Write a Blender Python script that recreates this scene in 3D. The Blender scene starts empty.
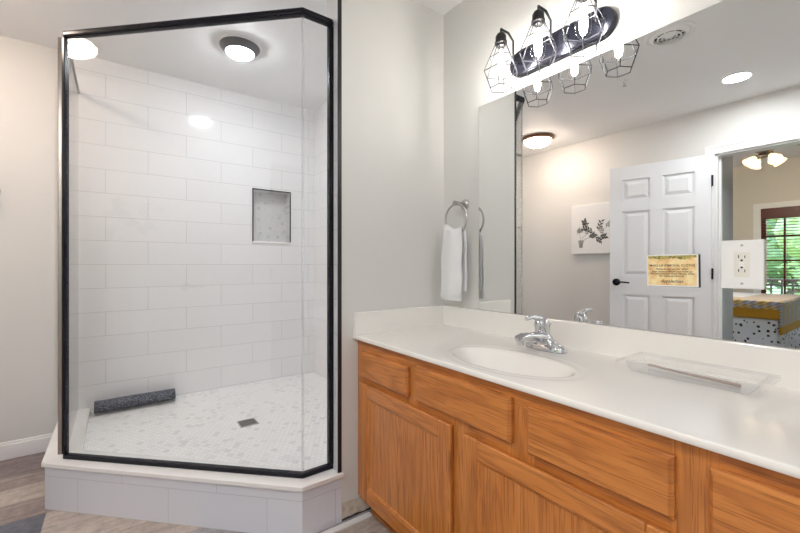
import bpy, bmesh, math, random
from mathutils import Vector, Matrix
random.seed(7)
PI = math.pi
SC = bpy.context.scene
COL = SC.collection

# ------------------------------------------------------------------ camera
cam_data = bpy.data.cameras.new('camera')
cam_data.sensor_width = 36.0
cam_data.lens = 388.0 / 800.0 * 36.0
cam_data.shift_y = -0.0026
cam_data.clip_start = 0.02
cam = bpy.data.objects.new('camera', cam_data)
COL.objects.link(cam)
YAW = math.atan2(282.0, 388.0)
cam.location = (0, 0, 1.12)
cam.rotation_euler = (PI / 2, 0, -YAW)
SC.camera = cam

# ------------------------------------------------------------------ sky, exposure
world = bpy.data.worlds.new('world')
SC.world = world
world.use_nodes = True
wn = world.node_tree
wn.nodes.clear()
sky = wn.nodes.new('ShaderNodeTexSky')
sky.sky_type = 'NISHITA'
sky.sun_disc = False
sky.sun_elevation = math.radians(48)
sky.sun_rotation = math.radians(200)
bg = wn.nodes.new('ShaderNodeBackground')
bg.inputs['Strength'].default_value = 1.6
wo = wn.nodes.new('ShaderNodeOutputWorld')
wn.links.new(sky.outputs[0], bg.inputs[0])
wn.links.new(bg.outputs[0], wo.inputs[0])

SC.view_settings.view_transform = 'Standard'
SC.view_settings.look = 'None'
SC.view_settings.gamma = 1.0
SC.view_settings.use_curve_mapping = False
SC.view_settings.exposure = 1.14
SC.cycles.use_denoising = True
SC.cycles.max_bounces = 14
SC.cycles.diffuse_bounces = 8
SC.cycles.glossy_bounces = 8
SC.cycles.transparent_max_bounces = 24
SC.cycles.sample_clamp_indirect = 6.0
SC.cycles.caustics_reflective = False
SC.cycles.caustics_refractive = False

# strengths of the fittings' own glow
E_BULB = 62.0
E_SHOWER = 60.0
E_FLUSH = 26.0
E_RECESS = 84.0
E_FAN = 1.7

def srgb(r, g, b):
    def f(c):
        c /= 255.0
        return c / 12.92 if c <= 0.04045 else ((c + 0.055) / 1.055) ** 2.4
    return (f(r), f(g), f(b), 1.0)

# ------------------------------------------------------------------ node helper
class NT:
    def __init__(s, name):
        s.m = bpy.data.materials.new(name)
        s.m.use_nodes = True
        s.t = s.m.node_tree
        s.t.nodes.clear()
        s.out = s.t.nodes.new('ShaderNodeOutputMaterial')
    def n(s, typ, **kw):
        nd = s.t.nodes.new(typ)
        for k, v in kw.items():
            setattr(nd, k, v)
        return nd
    def l(s, a, b):
        s.t.links.new(a, b)
    def val(s, sock, v):
        if isinstance(v, bpy.types.NodeSocket):
            s.l(v, sock)
        else:
            sock.default_value = v
    def math(s, op, a, b=0.0, c=0.0):
        nd = s.n('ShaderNodeMath', operation=op)
        s.val(nd.inputs[0], a); s.val(nd.inputs[1], b); s.val(nd.inputs[2], c)
        return nd.outputs[0]
    def vmath(s, op, a, b=(0, 0, 0), scale=None):
        nd = s.n('ShaderNodeVectorMath', operation=op)
        s.val(nd.inputs[0], a); s.val(nd.inputs[1], b)
        if scale is not None: s.val(nd.inputs['Scale'], scale)
        return nd.outputs[1] if op in ('DOT_PRODUCT', 'LENGTH') else nd.outputs[0]
    def mix(s, fac, a, b, blend='MIX'):
        nd = s.n('ShaderNodeMix', data_type='RGBA', blend_type=blend)
        s.val(nd.inputs[0], fac); s.val(nd.inputs[6], a); s.val(nd.inputs[7], b)
        return nd.outputs[2]
    def comb(s, x, y, z=0.0):
        nd = s.n('ShaderNodeCombineXYZ')
        s.val(nd.inputs[0], x); s.val(nd.inputs[1], y); s.val(nd.inputs[2], z)
        return nd.outputs[0]
    def pos(s):
        g = s.n('ShaderNodeNewGeometry')
        return g.outputs['Position']
    def xyz(s, v):
        nd = s.n('ShaderNodeSeparateXYZ')
        s.l(v, nd.inputs[0])
        return nd.outputs
    def noise(s, vec, scale, detail=3.0, rough=0.5, dist=0.0):
        nd = s.n('ShaderNodeTexNoise')
        s.l(vec, nd.inputs['Vector'])
        nd.inputs['Scale'].default_value = scale
        nd.inputs['Detail'].default_value = detail
        nd.inputs['Roughness'].default_value = rough
        nd.inputs['Distortion'].default_value = dist
        return nd.outputs[0]
    def ramp(s, fac, stops):
        nd = s.n('ShaderNodeValToRGB')
        s.val(nd.inputs[0], fac)
        el = nd.color_ramp.elements
        while len(el) < len(stops): el.new(0.5)
        for e, (p, c) in zip(el, stops):
            e.position = p; e.color = c
        return nd.outputs[0]
    def bump(s, h, strength=0.2, dist=0.002):
        nd = s.n('ShaderNodeBump')
        nd.inputs['Strength'].default_value = strength
        nd.inputs['Distance'].default_value = dist
        s.l(h, nd.inputs['Height'])
        return nd.outputs[0]
    def pbr(s, col, rough=0.5, metal=0.0, normal=None, **kw):
        p = s.n('ShaderNodeBsdfPrincipled')
        s.val(p.inputs['Base Color'], col)
        s.val(p.inputs['Roughness'], rough)
        s.val(p.inputs['Metallic'], metal)
        if normal is not None: s.l(normal, p.inputs['Normal'])
        for k, v in kw.items():
            s.val(p.inputs[k.replace('_', ' ')], v)
        s.l(p.outputs[0], s.out.inputs[0])
        return s.m

def plain(name, col, rough=0.5, metal=0.0, nscale=60.0, amt=0.04, bump=0.0, **kw):
    t = NT(name)
    p = t.pos()
    nz = t.noise(p, nscale, 3.0)
    c2 = tuple(min(1, c * (1 - amt * 2)) for c in col[:3]) + (1,)
    base = t.mix(nz, col, c2)
    nm = t.bump(nz, bump, 0.002) if bump else None
    return t.pbr(base, rough, metal, nm, **kw)

def emitter(name, col, strength):
    t = NT(name)
    e = t.n('ShaderNodeEmission')
    e.inputs[0].default_value = col
    e.inputs[1].default_value = strength
    t.l(e.outputs[0], t.out.inputs[0])
    return t.m

def clear(name, tint=(1, 1, 1, 1), ior=1.45, rough=0.02, haze=0.0):
    t = NT(name)
    lw = t.n('ShaderNodeLayerWeight'); lw.inputs[0].default_value = 0.5
    f0 = ((ior - 1) / (ior + 1)) ** 2
    frs = t.math('ADD', t.math('MULTIPLY', t.math('POWER', lw.outputs['Facing'], 5.0), 1 - f0), f0)
    tr = t.n('ShaderNodeBsdfTransparent'); tr.inputs[0].default_value = tint
    gl = t.n('ShaderNodeBsdfGlossy'); gl.inputs['Roughness'].default_value = rough
    mx = t.n('ShaderNodeMixShader')
    t.l(frs, mx.inputs[0]); t.l(tr.outputs[0], mx.inputs[1]); t.l(gl.outputs[0], mx.inputs[2])
    last = mx.outputs[0]
    if haze:
        df = t.n('ShaderNodeBsdfDiffuse'); df.inputs[0].default_value = (0.9, 0.9, 0.92, 1)
        m2 = t.n('ShaderNodeMixShader'); m2.inputs[0].default_value = haze
        t.l(last, m2.inputs[1]); t.l(df.outputs[0], m2.inputs[2]); last = m2.outputs[0]
    t.l(last, t.out.inputs[0])
    return t.m

def tile_mat(name, axis, u0, v0, col=(0.80, 0.80, 0.81, 1), grout=(0.50, 0.50, 0.51, 1), rough=0.10):
    """glossy 6 x 18 inch wall tile in half bond; u0 = a joint of the row that starts at height v0"""
    t = NT(name)
    x, y, z = t.xyz(t.pos())[:3]
    if axis == 'X': u = x
    elif axis == 'Y': u = y
    else: u = t.math('MULTIPLY', t.math('SUBTRACT', x, y), 0.70711)
    u = t.math('ADD', u, 0.2286 - u0 + 0.4572 * 20)
    v = t.math('ADD', z, -v0 + 0.1524 * 20)
    b = t.n('ShaderNodeTexBrick')
    t.l(t.comb(u, v, 0.0), b.inputs['Vector'])
    b.offset = 0.5
    b.inputs['Color1'].default_value = col
    b.inputs['Color2'].default_value = tuple(c * 0.975 for c in col[:3]) + (1,)
    b.inputs['Mortar'].default_value = grout
    b.inputs['Scale'].default_value = 1.0
    b.inputs['Mortar Size'].default_value = 0.0013
    b.inputs['Mortar Smooth'].default_value = 0.1
    b.inputs['Brick Width'].default_value = 0.4572
    b.inputs['Row Height'].default_value = 0.1524
    nz = t.noise(t.pos(), 7.0, 2.0)
    h = t.math('ADD', t.math('MULTIPLY', b.outputs['Fac'], -1.0), t.math('MULTIPLY', nz, 1.2))
    r = t.math('ADD', t.math('MULTIPLY', b.outputs['Fac'], 0.5), rough)
    return t.pbr(b.outputs['Color'], r, 0.0, t.bump(h, 0.25, 0.001))

def hex_mat(name, axis, size=0.026, tone=0.80):
    """small hexagon mosaic"""
    t = NT(name)
    x, y, z = t.xyz(t.pos())[:3]
    a_, b_ = (x, y) if axis == 'Z' else (x, z)
    p = t.comb(t.math('DIVIDE', t.math('ADD', a_, 10.0), size), t.math('DIVIDE', t.math('ADD', b_, 10.0), size), 0.0)
    R = (1.0, 1.7320508, 1.0); H = (0.5, 0.8660254, 0.0)
    ga = t.vmath('SUBTRACT', t.vmath('MODULO', p, R), H)
    gb = t.vmath('SUBTRACT', t.vmath('MODULO', t.vmath('SUBTRACT', p, H), R), H)
    la = t.vmath('LENGTH', ga); lb = t.vmath('LENGTH', gb)
    f = t.math('LESS_THAN', la, lb)
    mx = t.n('ShaderNodeMix', data_type='VECTOR')
    t.l(f, mx.inputs[0]); t.l(gb, mx.inputs[4]); t.l(ga, mx.inputs[5])
    gv = mx.outputs[1]
    av = t.vmath('ABSOLUTE', gv)
    d = t.math('MAXIMUM', t.vmath('DOT_PRODUCT', av, (0.5, 0.8660254, 0.0)), t.xyz(av)[0])
    idv = t.vmath('SUBTRACT', p, gv)
    wn_ = t.n('ShaderNodeTexWhiteNoise', noise_dimensions='3D')
    t.l(t.vmath('SNAP', t.vmath('ADD', idv, (0.1, 0.1, 0.0)), (0.25, 0.25, 1)), wn_.inputs[0])
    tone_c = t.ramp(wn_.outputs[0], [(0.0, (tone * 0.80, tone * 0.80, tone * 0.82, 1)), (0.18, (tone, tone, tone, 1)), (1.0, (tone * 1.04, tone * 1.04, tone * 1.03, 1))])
    vein = t.noise(t.pos(), 30.0, 4.0)
    tone_c = t.mix(t.math('MULTIPLY', vein, 0.08), tone_c, (0.5, 0.5, 0.52, 1))
    g = t.math('GREATER_THAN', d, 0.468)
    col = t.mix(g, tone_c, (0.60, 0.60, 0.61, 1))
    return t.pbr(col, 0.3, 0.0, t.bump(t.math('SUBTRACT', 1.0, g), 0.3, 0.0008))

def wood_mat(name, axis, seed=0.0, base=(184, 108, 46), dark=(118, 58, 22), light=(210, 140, 72)):
    """oiled golden oak; axis = the direction of the grain"""
    t = NT(name)
    x, y, z = t.xyz(t.pos())[:3]
    if axis == 'Z': across, along = t.math('ADD', y, t.math('MULTIPLY', x, 1.0)), z
    else: across, along = z, y
    across = t.math('ADD', across, seed * 1.37)
    v = t.comb(t.math('MULTIPLY', across, 7.0), t.math('MULTIPLY', along, 0.9), seed * 3.1)
    big = t.noise(v, 1.0, 2.5, 0.45, 0.4)
    rings = t.math('SINE', t.math('MULTIPLY', big, 75.0))
    rings = t.math('MULTIPLY', t.math('ADD', rings, 1.0), 0.5)
    v2 = t.comb(t.math('MULTIPLY', across, 330.0), t.math('MULTIPLY', along, 9.0), seed)
    pores = t.noise(v2, 1.0, 2.0, 0.6)
    v3 = t.comb(t.math('MULTIPLY', across, 26.0), t.math('MULTIPLY', along, 1.4), seed + 4)
    mid = t.noise(v3, 1.0, 2.0, 0.5)
    col = t.mix(mid, srgb(*base), srgb(*light))
    col = t.mix(t.math('MULTIPLY', t.math('POWER', rings, 2.2), 0.30), col, srgb(*dark))
    pr = t.ramp(pores, [(0.36, (1, 1, 1, 1)), (0.47, (0, 0, 0, 1))])
    col = t.mix(t.math('MULTIPLY', pr, 0.5), col, srgb(*dark))
    h = t.math('SUBTRACT', mid, t.math('MULTIPLY', pores, 0.5))
    return t.pbr(col, 0.32, 0.0, t.bump(h, 0.08, 0.001), Coat_Weight=0.25, Coat_Roughness=0.18)

def plank_mat(name, a, b):
    t = NT(name)
    x, y, z = t.xyz(t.pos())[:3]
    v = t.comb(t.math('MULTIPLY', x, 3.0), t.math('MULTIPLY', y, 26.0), 0.0)
    n1 = t.noise(v, 1.0, 5.0, 0.65, 0.6)
    n2 = t.noise(t.pos(), 26.0, 5.0, 0.7)
    f = t.math('ADD', t.math('MULTIPLY', n1, 0.5), t.math('MULTIPLY', n2, 0.5))
    col = t.ramp(f, [(0.36, srgb(*a)), (0.62, srgb(*b))])
    return t.pbr(col, 0.38, 0.0, t.bump(f, 0.15, 0.001))

M = {}
WALLC = (0.70, 0.692, 0.668, 1)
M['wall'] = plain('warm grey wall paint', WALLC, 0.55, nscale=220, amt=0.015, bump=0.05)
M['ceiling'] = plain('white ceiling paint', (0.84, 0.84, 0.84, 1), 0.6, nscale=160, amt=0.01, bump=0.05)
M['trim'] = plain('white satin trim paint', (0.82, 0.82, 0.82, 1), 0.3, nscale=20, amt=0.01)
M['door'] = plain('white door paint', (0.80, 0.81, 0.83, 1), 0.3, nscale=20, amt=0.01)
def end_wall():
    t = NT('grey wall paint with bare joint compound at its foot')
    p = t.pos(); x, y, z = t.xyz(p)[:3]
    nz = t.noise(p, 18.0, 4.0)
    edge = t.math('ADD', z, t.math('MULTIPLY', nz, -0.03))
    bare = t.math('LESS_THAN', edge, 0.068)
    low = t.math('LESS_THAN', edge, -0.006)
    rough_c = t.ramp(t.noise(p, 45.0, 5.0), [(0.3, srgb(190, 172, 150)), (0.6, srgb(214, 204, 190)), (0.8, srgb(170, 158, 146))])
    c = t.mix(bare, WALLC, rough_c)
    c = t.mix(low, c, srgb(70, 66, 66))
    return t.pbr(c, 0.6, 0.0, t.bump(nz, 0.05, 0.002))
M['end_wall'] = end_wall()
M['tile_back'] = tile_mat('white wall tile back', 'X', 0.165, 1.12)
M['tile_side'] = tile_mat('white wall tile side', 'Y', 3.00, 1.12)
M['tile_cap'] = tile_mat('white wall tile end', 'Y', 1.30, 1.12)
M['tile_curb'] = tile_mat('white shade-tinted curb tile front', 'D', -1.252, 0.0, col=(0.72, 0.73, 0.79, 1))  # curb tile is white; its bluish shade is put into the colour here
M['tile_curb2'] = tile_mat('white shade-tinted curb tile side', 'X', 0.30, 0.0, col=(0.72, 0.73, 0.79, 1))
M['tile_curb3'] = tile_mat('white shade-tinted curb tile left', 'Y', 2.6, 0.0, col=(0.72, 0.73, 0.79, 1))
M['hex'] = hex_mat('white hexagon floor mosaic', 'Z', 0.029, 0.84)
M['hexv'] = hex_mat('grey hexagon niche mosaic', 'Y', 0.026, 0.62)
M['quartz'] = plain('white quartz', (0.84, 0.83, 0.82, 1), 0.22, nscale=12, amt=0.015)
M['black'] = plain('satin black metal', (0.006, 0.006, 0.012, 1), 0.22, 0.0, nscale=200, amt=0.02, Specular_IOR_Level=0.28)
M['blackdull'] = plain('black trim', (0.012, 0.012, 0.013, 1), 0.45, 0.2)
M['glass'] = clear('shower glass', (0.985, 0.99, 0.988, 1), 1.42, 0.0)
M['bulb_glass'] = clear('bulb glass', (1, 1, 1, 1), 1.4, 0.0)
M['seal'] = clear('clear seal', (0.93, 0.94, 0.95, 1), 1.5, 0.1, 0.12)
M['plastic'] = clear('clear plastic', (0.96, 0.965, 0.97, 1), 1.5, 0.06, 0.10)
M['chrome'] = plain('polished chrome', (0.66, 0.67, 0.71, 1), 0.07, 1.0, amt=0.01)
M['nickel'] = plain('brushed nickel', (0.52, 0.50, 0.48, 1), 0.28, 1.0, nscale=300, amt=0.05)
M['gun'] = plain('gunmetal wire', (0.045, 0.045, 0.055, 1), 0.45, 0.3, amt=0.03)
M['darkplate'] = plain('dark navy black enamel', (0.018, 0.019, 0.03, 1), 0.22, 0.5, amt=0.03)
M['bronze'] = plain('oil rubbed bronze', (0.22, 0.12, 0.07, 1), 0.3, 0.8, amt=0.08)
M['bronze2'] = plain('bronze post', (0.42, 0.37, 0.33, 1), 0.25, 1.0, amt=0.08)
M['counter'] = plain('cream cultured marble', (0.86, 0.84, 0.805, 1), 0.15, nscale=5, amt=0.02)
M['bowl'] = plain('cream basin', (0.74, 0.71, 0.67, 1), 0.12, nscale=5, amt=0.02)
for i in range(4):
    M['oakv%d' % i] = wood_mat('oak with upright grain %d' % i, 'Z', i * 1.7 + .3)
    M['oakh%d' % i] = wood_mat('oak with level grain %d' % i, 'Y', i * 2.3 + .9)
M['cabin'] = plain('cabinet inside', srgb(120, 70, 32), 0.6)
M['bulb'] = emitter('glowing filament', (1.0, 0.96, 0.90, 1), E_BULB)
M['lamp_shower'] = emitter('lit shower diffuser', (0.93, 0.965, 1.0, 1), E_SHOWER)
M['lamp_flush'] = emitter('lit dome diffuser', (1.0, 0.80, 0.66, 1), E_FLUSH)
M['lamp_recess'] = emitter('lit recessed lens', (0.96, 0.98, 1.0, 1), E_RECESS)
M['lamp_fan'] = emitter('lit tulip shade', (1.0, 0.62, 0.30, 1), E_FAN)
M['lamp_fan_bulb'] = emitter('lit fan bulb', (1.0, 0.86, 0.68, 1), 650.0)
M['white_plastic'] = plain('white plastic', (0.86, 0.86, 0.85, 1), 0.3, amt=0.01)
M['cream_plastic'] = plain('ivory plastic', (0.80, 0.79, 0.72, 1), 0.3, amt=0.01)
M['slot'] = plain('dark slot', (0.02, 0.02, 0.02, 1), 0.6)
M['greymetal'] = plain('grey metal ring', (0.16, 0.16, 0.17, 1), 0.35, 0.6)
M['canvas'] = plain('white canvas', (0.84, 0.84, 0.84, 1), 0.7, nscale=400, amt=0.02, bump=0.1)
M['leafgrey'] = plain('dark grey painted leaf', (0.10, 0.105, 0.10, 1), 0.7, nscale=40, amt=0.2)
M['leafgrey2'] = plain('pale grey painted leaf', (0.38, 0.39, 0.38, 1), 0.7, nscale=40, amt=0.1)
def towel_mat():
    t = NT('white terry towel')
    p = t.pos()
    n = t.noise(p, 380.0, 2.0)
    return t.pbr(t.mix(n, (0.90, 0.90, 0.91, 1), (0.78, 0.78, 0.80, 1)), 0.95, 0.0, t.bump(n, 0.7, 0.003))
M['towel'] = towel_mat()
def mat_mat():
    t = NT('dark pebbled bath mat')
    p = t.pos()
    v = t.n('ShaderNodeTexVoronoi'); t.l(p, v.inputs['Vector']); v.inputs['Scale'].default_value = 110.0
    c = t.ramp(v.outputs['Distance'], [(0.15, srgb(124, 130, 146)), (0.5, srgb(52, 57, 72)), (0.8, srgb(22, 25, 34))])
    h = t.math('SUBTRACT', 1.0, v.outputs['Distance'])
    return t.pbr(c, 0.35, 0.0, t.bump(h, 0.6, 0.004))
M['rollmat'] = mat_mat()
M['rug'] = plain('dark maroon pile', srgb(52, 26, 34), 0.95, nscale=300, amt=0.3, bump=0.6)
def sign_mat():
    t = NT('parchment print')
    x, y, z = t.xyz(t.pos())[:3]
    n = t.noise(t.pos(), 34.0, 5.0, 0.6)
    c = t.ramp(n, [(0.3, srgb(214, 162, 110)), (0.48, srgb(238, 208, 150)), (0.62, srgb(248, 232, 184)), (0.8, srgb(226, 190, 116))])
    top = t.math('GREATER_THAN', t.math('ADD', z, t.math('MULTIPLY', t.noise(t.pos(), 60.0, 3.0), 0.022)), 1.149)
    moss = t.ramp(t.noise(t.pos(), 110.0, 4.0), [(0.38, srgb(70, 76, 50)), (0.52, srgb(180, 172, 70)), (0.68, srgb(128, 134, 90))])
    c = t.mix(t.math('MULTIPLY', top, 0.85), c, moss)
    return t.pbr(c, 0.5)
M['parchment'] = sign_mat()
M['ink'] = plain('brown ink', srgb(66, 46, 34), 0.6)
M['paper'] = plain('white card', (0.88, 0.88, 0.86, 1), 0.4)
M['cardback'] = plain('dark card back', (0.05, 0.055, 0.06, 1), 0.5)
M['mirror'] = None
t = NT('mirror silvering'); g = t.n('ShaderNodeBsdfGlossy'); g.inputs['Roughness'].default_value = 0.0
g.inputs['Color'].default_value = (0.90, 0.915, 0.91, 1); t.l(g.outputs[0], t.out.inputs[0]); M['mirror'] = t.m
M['beige'] = plain('beige bedroom paint', srgb(214, 208, 198), 0.6, nscale=200, amt=0.02)
M['hall'] = plain('blue grey hall paint', srgb(168, 172, 180), 0.6, nscale=200, amt=0.02)
M['carpet'] = plain('blue grey carpet', srgb(120, 130, 150), 0.95, nscale=300, amt=0.2, bump=0.4)
M['redwood'] = plain('dark red brown wood', srgb(92, 36, 26), 0.4, nscale=40, amt=0.15)
M['mustard'] = plain('mustard quilt border', srgb(206, 152, 44), 0.9, nscale=80, amt=0.1)
M['sheet'] = plain('white sheet', (0.84, 0.85, 0.88, 1), 0.9, nscale=30, amt=0.04)
def plaid():
    t = NT('plaid patchwork quilt')
    x, y, z = t.xyz(t.pos())[:3]
    c1 = t.n('ShaderNodeTexChecker'); c1.inputs['Scale'].default_value = 1.0
    v = t.comb(t.math('MULTIPLY', t.math('ADD', x, z), 9.0), t.math('MULTIPLY', t.math('ADD', y, z), 9.0), 0.3)
    t.l(v, c1.inputs[0]); c1.inputs[1].default_value = srgb(222, 192, 128); c1.inputs[2].default_value = srgb(196, 196, 206)
    c2 = t.n('ShaderNodeTexChecker'); c2.inputs['Scale'].default_value = 3.1
    t.l(v, c2.inputs[0]); c2.inputs[1].default_value = (1, 1, 1, 1); c2.inputs[2].default_value = (0.62, 0.62, 0.68, 1)
    return t.pbr(t.mix(1.0, c1.outputs[0], c2.outputs[0], 'MULTIPLY'), 0.9)
M['plaid'] = plaid()
def skirt():
    t = NT('white skirt with dark flowers')
    v = t.n('ShaderNodeTexVoronoi'); t.l(t.pos(), v.inputs['Vector']); v.inputs['Scale'].default_value = 20.0
    n = t.noise(t.pos(), 60.0, 3.0)
    f = t.math('LESS_THAN', t.math('ADD', v.outputs['Distance'], t.math('MULTIPLY', n, 0.25)), 0.42)
    return t.pbr(t.mix(f, (0.80, 0.81, 0.85, 1), srgb(64, 60, 52)), 0.9)
M['skirt'] = skirt()
M['blade'] = plain('brown fan blade', srgb(110, 84, 66), 0.5)
M['fanmetal'] = plain('pewter fan metal', (0.2, 0.18, 0.17, 1), 0.35, 0.8)
M['deckwood'] = plain('dark deck wood', srgb(70, 52, 42), 0.7)
M['leaf'] = plain('light green leaves', srgb(158, 176, 110), 0.7, nscale=5, amt=0.3)  # lighter yellow-green leaf colour
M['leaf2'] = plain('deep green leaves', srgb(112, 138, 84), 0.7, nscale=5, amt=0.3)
M['bark'] = plain('bark', srgb(92, 76, 62), 0.9)
M['grass'] = plain('lawn', srgb(110, 150, 70), 0.95, nscale=8, amt=0.3)
M['pane'] = clear('window glass', (0.98, 0.99, 0.98, 1), 1.4, 0.0)
M['stick'] = plain('brown wood stick', srgb(150, 120, 100), 0.6)

# ------------------------------------------------------------------ mesh helpers
def B(): return bmesh.new()

def box(bm, x0, x1, y0, y1, z0, z1, mi=0):
    vs = [bm.verts.new((x, y, z)) for x in (x0, x1) for y in (y0, y1) for z in (z0, z1)]
    fs = []
    for f in ((0, 1, 3, 2), (4, 6, 7, 5), (0, 4, 5, 1), (2, 3, 7, 6), (0, 2, 6, 4), (1, 5, 7, 3)):
        fc = bm.faces.new([vs[i] for i in f]); fc.material_index = mi; fs.append(fc)
    return vs, fs

def prism(bm, pts, z0, z1):
    lo = [bm.verts.new((x, y, z0)) for x, y in pts]
    hi = [bm.verts.new((x, y, z1)) for x, y in pts]
    n = len(pts)
    bm.faces.new(hi); bm.faces.new(list(reversed(lo)))
    for i in range(n):
        bm.faces.new((lo[i], lo[(i + 1) % n], hi[(i + 1) % n], hi[i]))
    return lo + hi

def basis(d):
    d = d.normalized()
    a = Vector((0, 0, 1)) if abs(d.z) < 0.9 else Vector((1, 0, 0))
    u = d.cross(a).normalized(); v = d.cross(u).normalized()
    return u, v

def tube(bm, pts, r, seg=10, closed=False, caps=True):
    pts = [Vector(p) for p in pts]
    rs = r if isinstance(r, (list, tuple)) else [r] * len(pts)
    rings = []
    n = len(pts)
    u = None
    for i, p in enumerate(pts):
        if closed: d = pts[(i + 1) % n] - pts[i - 1]
        else: d = (pts[min(i + 1, n - 1)] - pts[max(i - 1, 0)])
        d.normalize()
        if u is None: u, v = basis(d)
        else:
            u = (u - d * u.dot(d)).normalized(); v = d.cross(u).normalized()
        rings.append([bm.verts.new(p + (u * math.cos(2 * PI * k / seg) + v * math.sin(2 * PI * k / seg)) * rs[i]) for k in range(seg)])
    m = n if closed else n - 1
    for i in range(m):
        a, b = rings[i], rings[(i + 1) % n]
        for k in range(seg):
            bm.faces.new((a[k], a[(k + 1) % seg], b[(k + 1) % seg], b[k]))
    if caps and not closed:
        bm.faces.new(list(reversed(rings[0]))); bm.faces.new(rings[-1])

def lathe(bm, prof, c, seg=32, axis='Z', cap=True):
    c = Vector(c)
    A = {'Z': (Vector((1, 0, 0)), Vector((0, 1, 0)), Vector((0, 0, 1))),
         'X': (Vector((0, 1, 0)), Vector((0, 0, 1)), Vector((1, 0, 0))),
         'Y': (Vector((0, 0, 1)), Vector((1, 0, 0)), Vector((0, 1, 0)))}[axis]
    rings = []
    for r, z in prof:
        if r < 1e-6: rings.append([bm.verts.new(c + A[2] * z)])
        else: rings.append([bm.verts.new(c + A[0] * r * math.cos(2 * PI * k / seg) + A[1] * r * math.sin(2 * PI * k / seg) + A[2] * z) for k in range(seg)])
    for a, b in zip(rings, rings[1:]):
        for k in range(seg):
            k2 = (k + 1) % seg
            if len(a) == 1 and len(b) == 1: continue
            if len(a) == 1: bm.faces.new((a[0], b[k2], b[k]))
            elif len(b) == 1: bm.faces.new((a[k], a[k2], b[0]))
            else: bm.faces.new((a[k], a[k2], b[k2], b[k]))
    if cap:
        if len(rings[0]) > 1: bm.faces.new(list(reversed(rings[0])))
        if len(rings[-1]) > 1: bm.faces.new(rings[-1])

def base_of(parent):
    v = Vector((0, 0, 0))
    while parent is not None:
        v += parent.location; parent = parent.parent
    return v

def obj(name, bm, mat, parent=None, smooth=False, bevel=0.0, seg=2, mtx=None, auto=None):
    """link bm (world coordinates) as ONE mesh object"""
    if mtx is not None: bmesh.ops.transform(bm, matrix=mtx, verts=bm.verts)
    bmesh.ops.recalc_face_normals(bm, faces=bm.faces)
    off = base_of(parent)
    bmesh.ops.translate(bm, verts=bm.verts, vec=-off)
    me = bpy.data.meshes.new(name)
    bm.to_mesh(me); bm.free()
    for m in (mat if isinstance(mat, (list, tuple)) else [mat]): me.materials.append(m)
    o = bpy.data.objects.new(name, me)
    COL.objects.link(o)
    if parent is not None: o.parent = parent
    if smooth:
        for p in me.polygons: p.use_smooth = True
        if auto is not None:
            try: me.set_sharp_from_angle(angle=math.radians(auto))
            except Exception: pass
    if bevel:
        b = o.modifiers.new('bevel', 'BEVEL'); b.width = bevel; b.segments = seg
        b.limit_method = 'ANGLE'; b.angle_limit = math.radians(40)
        b.harden_normals = False
    return o

def thing(name, label, cat, loc=(0, 0, 0), group=None):
    o = bpy.data.objects.new(name, None)
    COL.objects.link(o); o.location = loc
    o.empty_display_size = 0.05
    o['label'] = label; o['category'] = cat
    if group: o['group'] = group
    return o

def tag(o, label, cat, group=None):
    o['label'] = label; o['category'] = cat
    if group: o['group'] = group
    return o

def struct(name, bm, mat, label, cat, parent=None, **kw):
    o = obj(name, bm, mat, parent, **kw)
    if parent is None:
        o['kind'] = 'structure'; o['label'] = label; o['category'] = cat
    return o

def copy_tree(o, parent=None):
    c = o.copy(); COL.objects.link(c); c.parent = parent
    for ch in [x for x in SC.objects if x.parent == o]:
        copy_tree(ch, c)
    return c

A, BB, C = 1.386, 1.517, 3.125          # mirror wall, partition front, shower back wall
CEIL = 2.43
OPP = -1.26
FRONT = -1.45

# ================================================================== STRUCTURE
PT = [plank_mat('floor plank taupe', (120, 106, 102), (168, 154, 148)),
      plank_mat('floor plank tan', (150, 138, 130), (200, 188, 178)),
      plank_mat('floor plank slate', (66, 68, 80), (118, 120, 130)),
      plank_mat('floor plank grey', (132, 130, 134), (184, 182, 184)),
      plank_mat('floor plank plum', (98, 84, 86), (146, 130, 130))]
bm = B()
rows = list(range(-22, 6))
W = 0.1745
def plank_tone(r, k):
    t = {(-1, 0): 2, (0, 0): 0, (1, 0): 1, (2, 0): 0, (3, 0): 4, (4, 0): 4, (-1, 1): 1, (-2, 1): 1, (-3, 1): 1, (-2, 0): 1, (-4, 2): 3, (-5, 2): 3, (-5, 1): 3, (-6, 2): 3}
    return t.get((r, k), random.choice([0, 1, 3, 3, 0, 4]))
for r in rows:
    y0 = max(FRONT, 2.353 + W * r); y1 = min(3.16, y0 + W if y0 > FRONT else 2.353 + W * (r + 1))
    if y1 <= FRONT + 0.01 or y0 >= 3.15: continue
    st = -0.262 if r == -1 else -0.262 + ((r * 0.37) % 0.8) - 0.1
    if r in (-2, -3): st = -0.5
    if r >= 0: st = 0.3
    cuts = [OPP - 0.12, st, st + 1.1, A + 0.05]
    for k in range(3):
        x0, x1 = cuts[k], min(cuts[k + 1], A + 0.05)
        if x1 - x0 < 0.01: continue
        v = [bm.verts.new(p) for p in ((x0 + .0008, y0 + .0008, 0), (x1 - .0008, y0 + .0008, 0), (x1 - .0008, y1 - .0008, 0), (x0 + .0008, y1 - .0008, 0))]
        f = bm.faces.new(v); f.material_index = plank_tone(r, k)
n_top = len(bm.faces)
box(bm, OPP - .12, A + .05, FRONT, 3.16, -0.08, -0.0012, 4)
struct('floor', bm, PT, 'wood-look plank bathroom floor in mixed grey and tan', 'floor')

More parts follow.
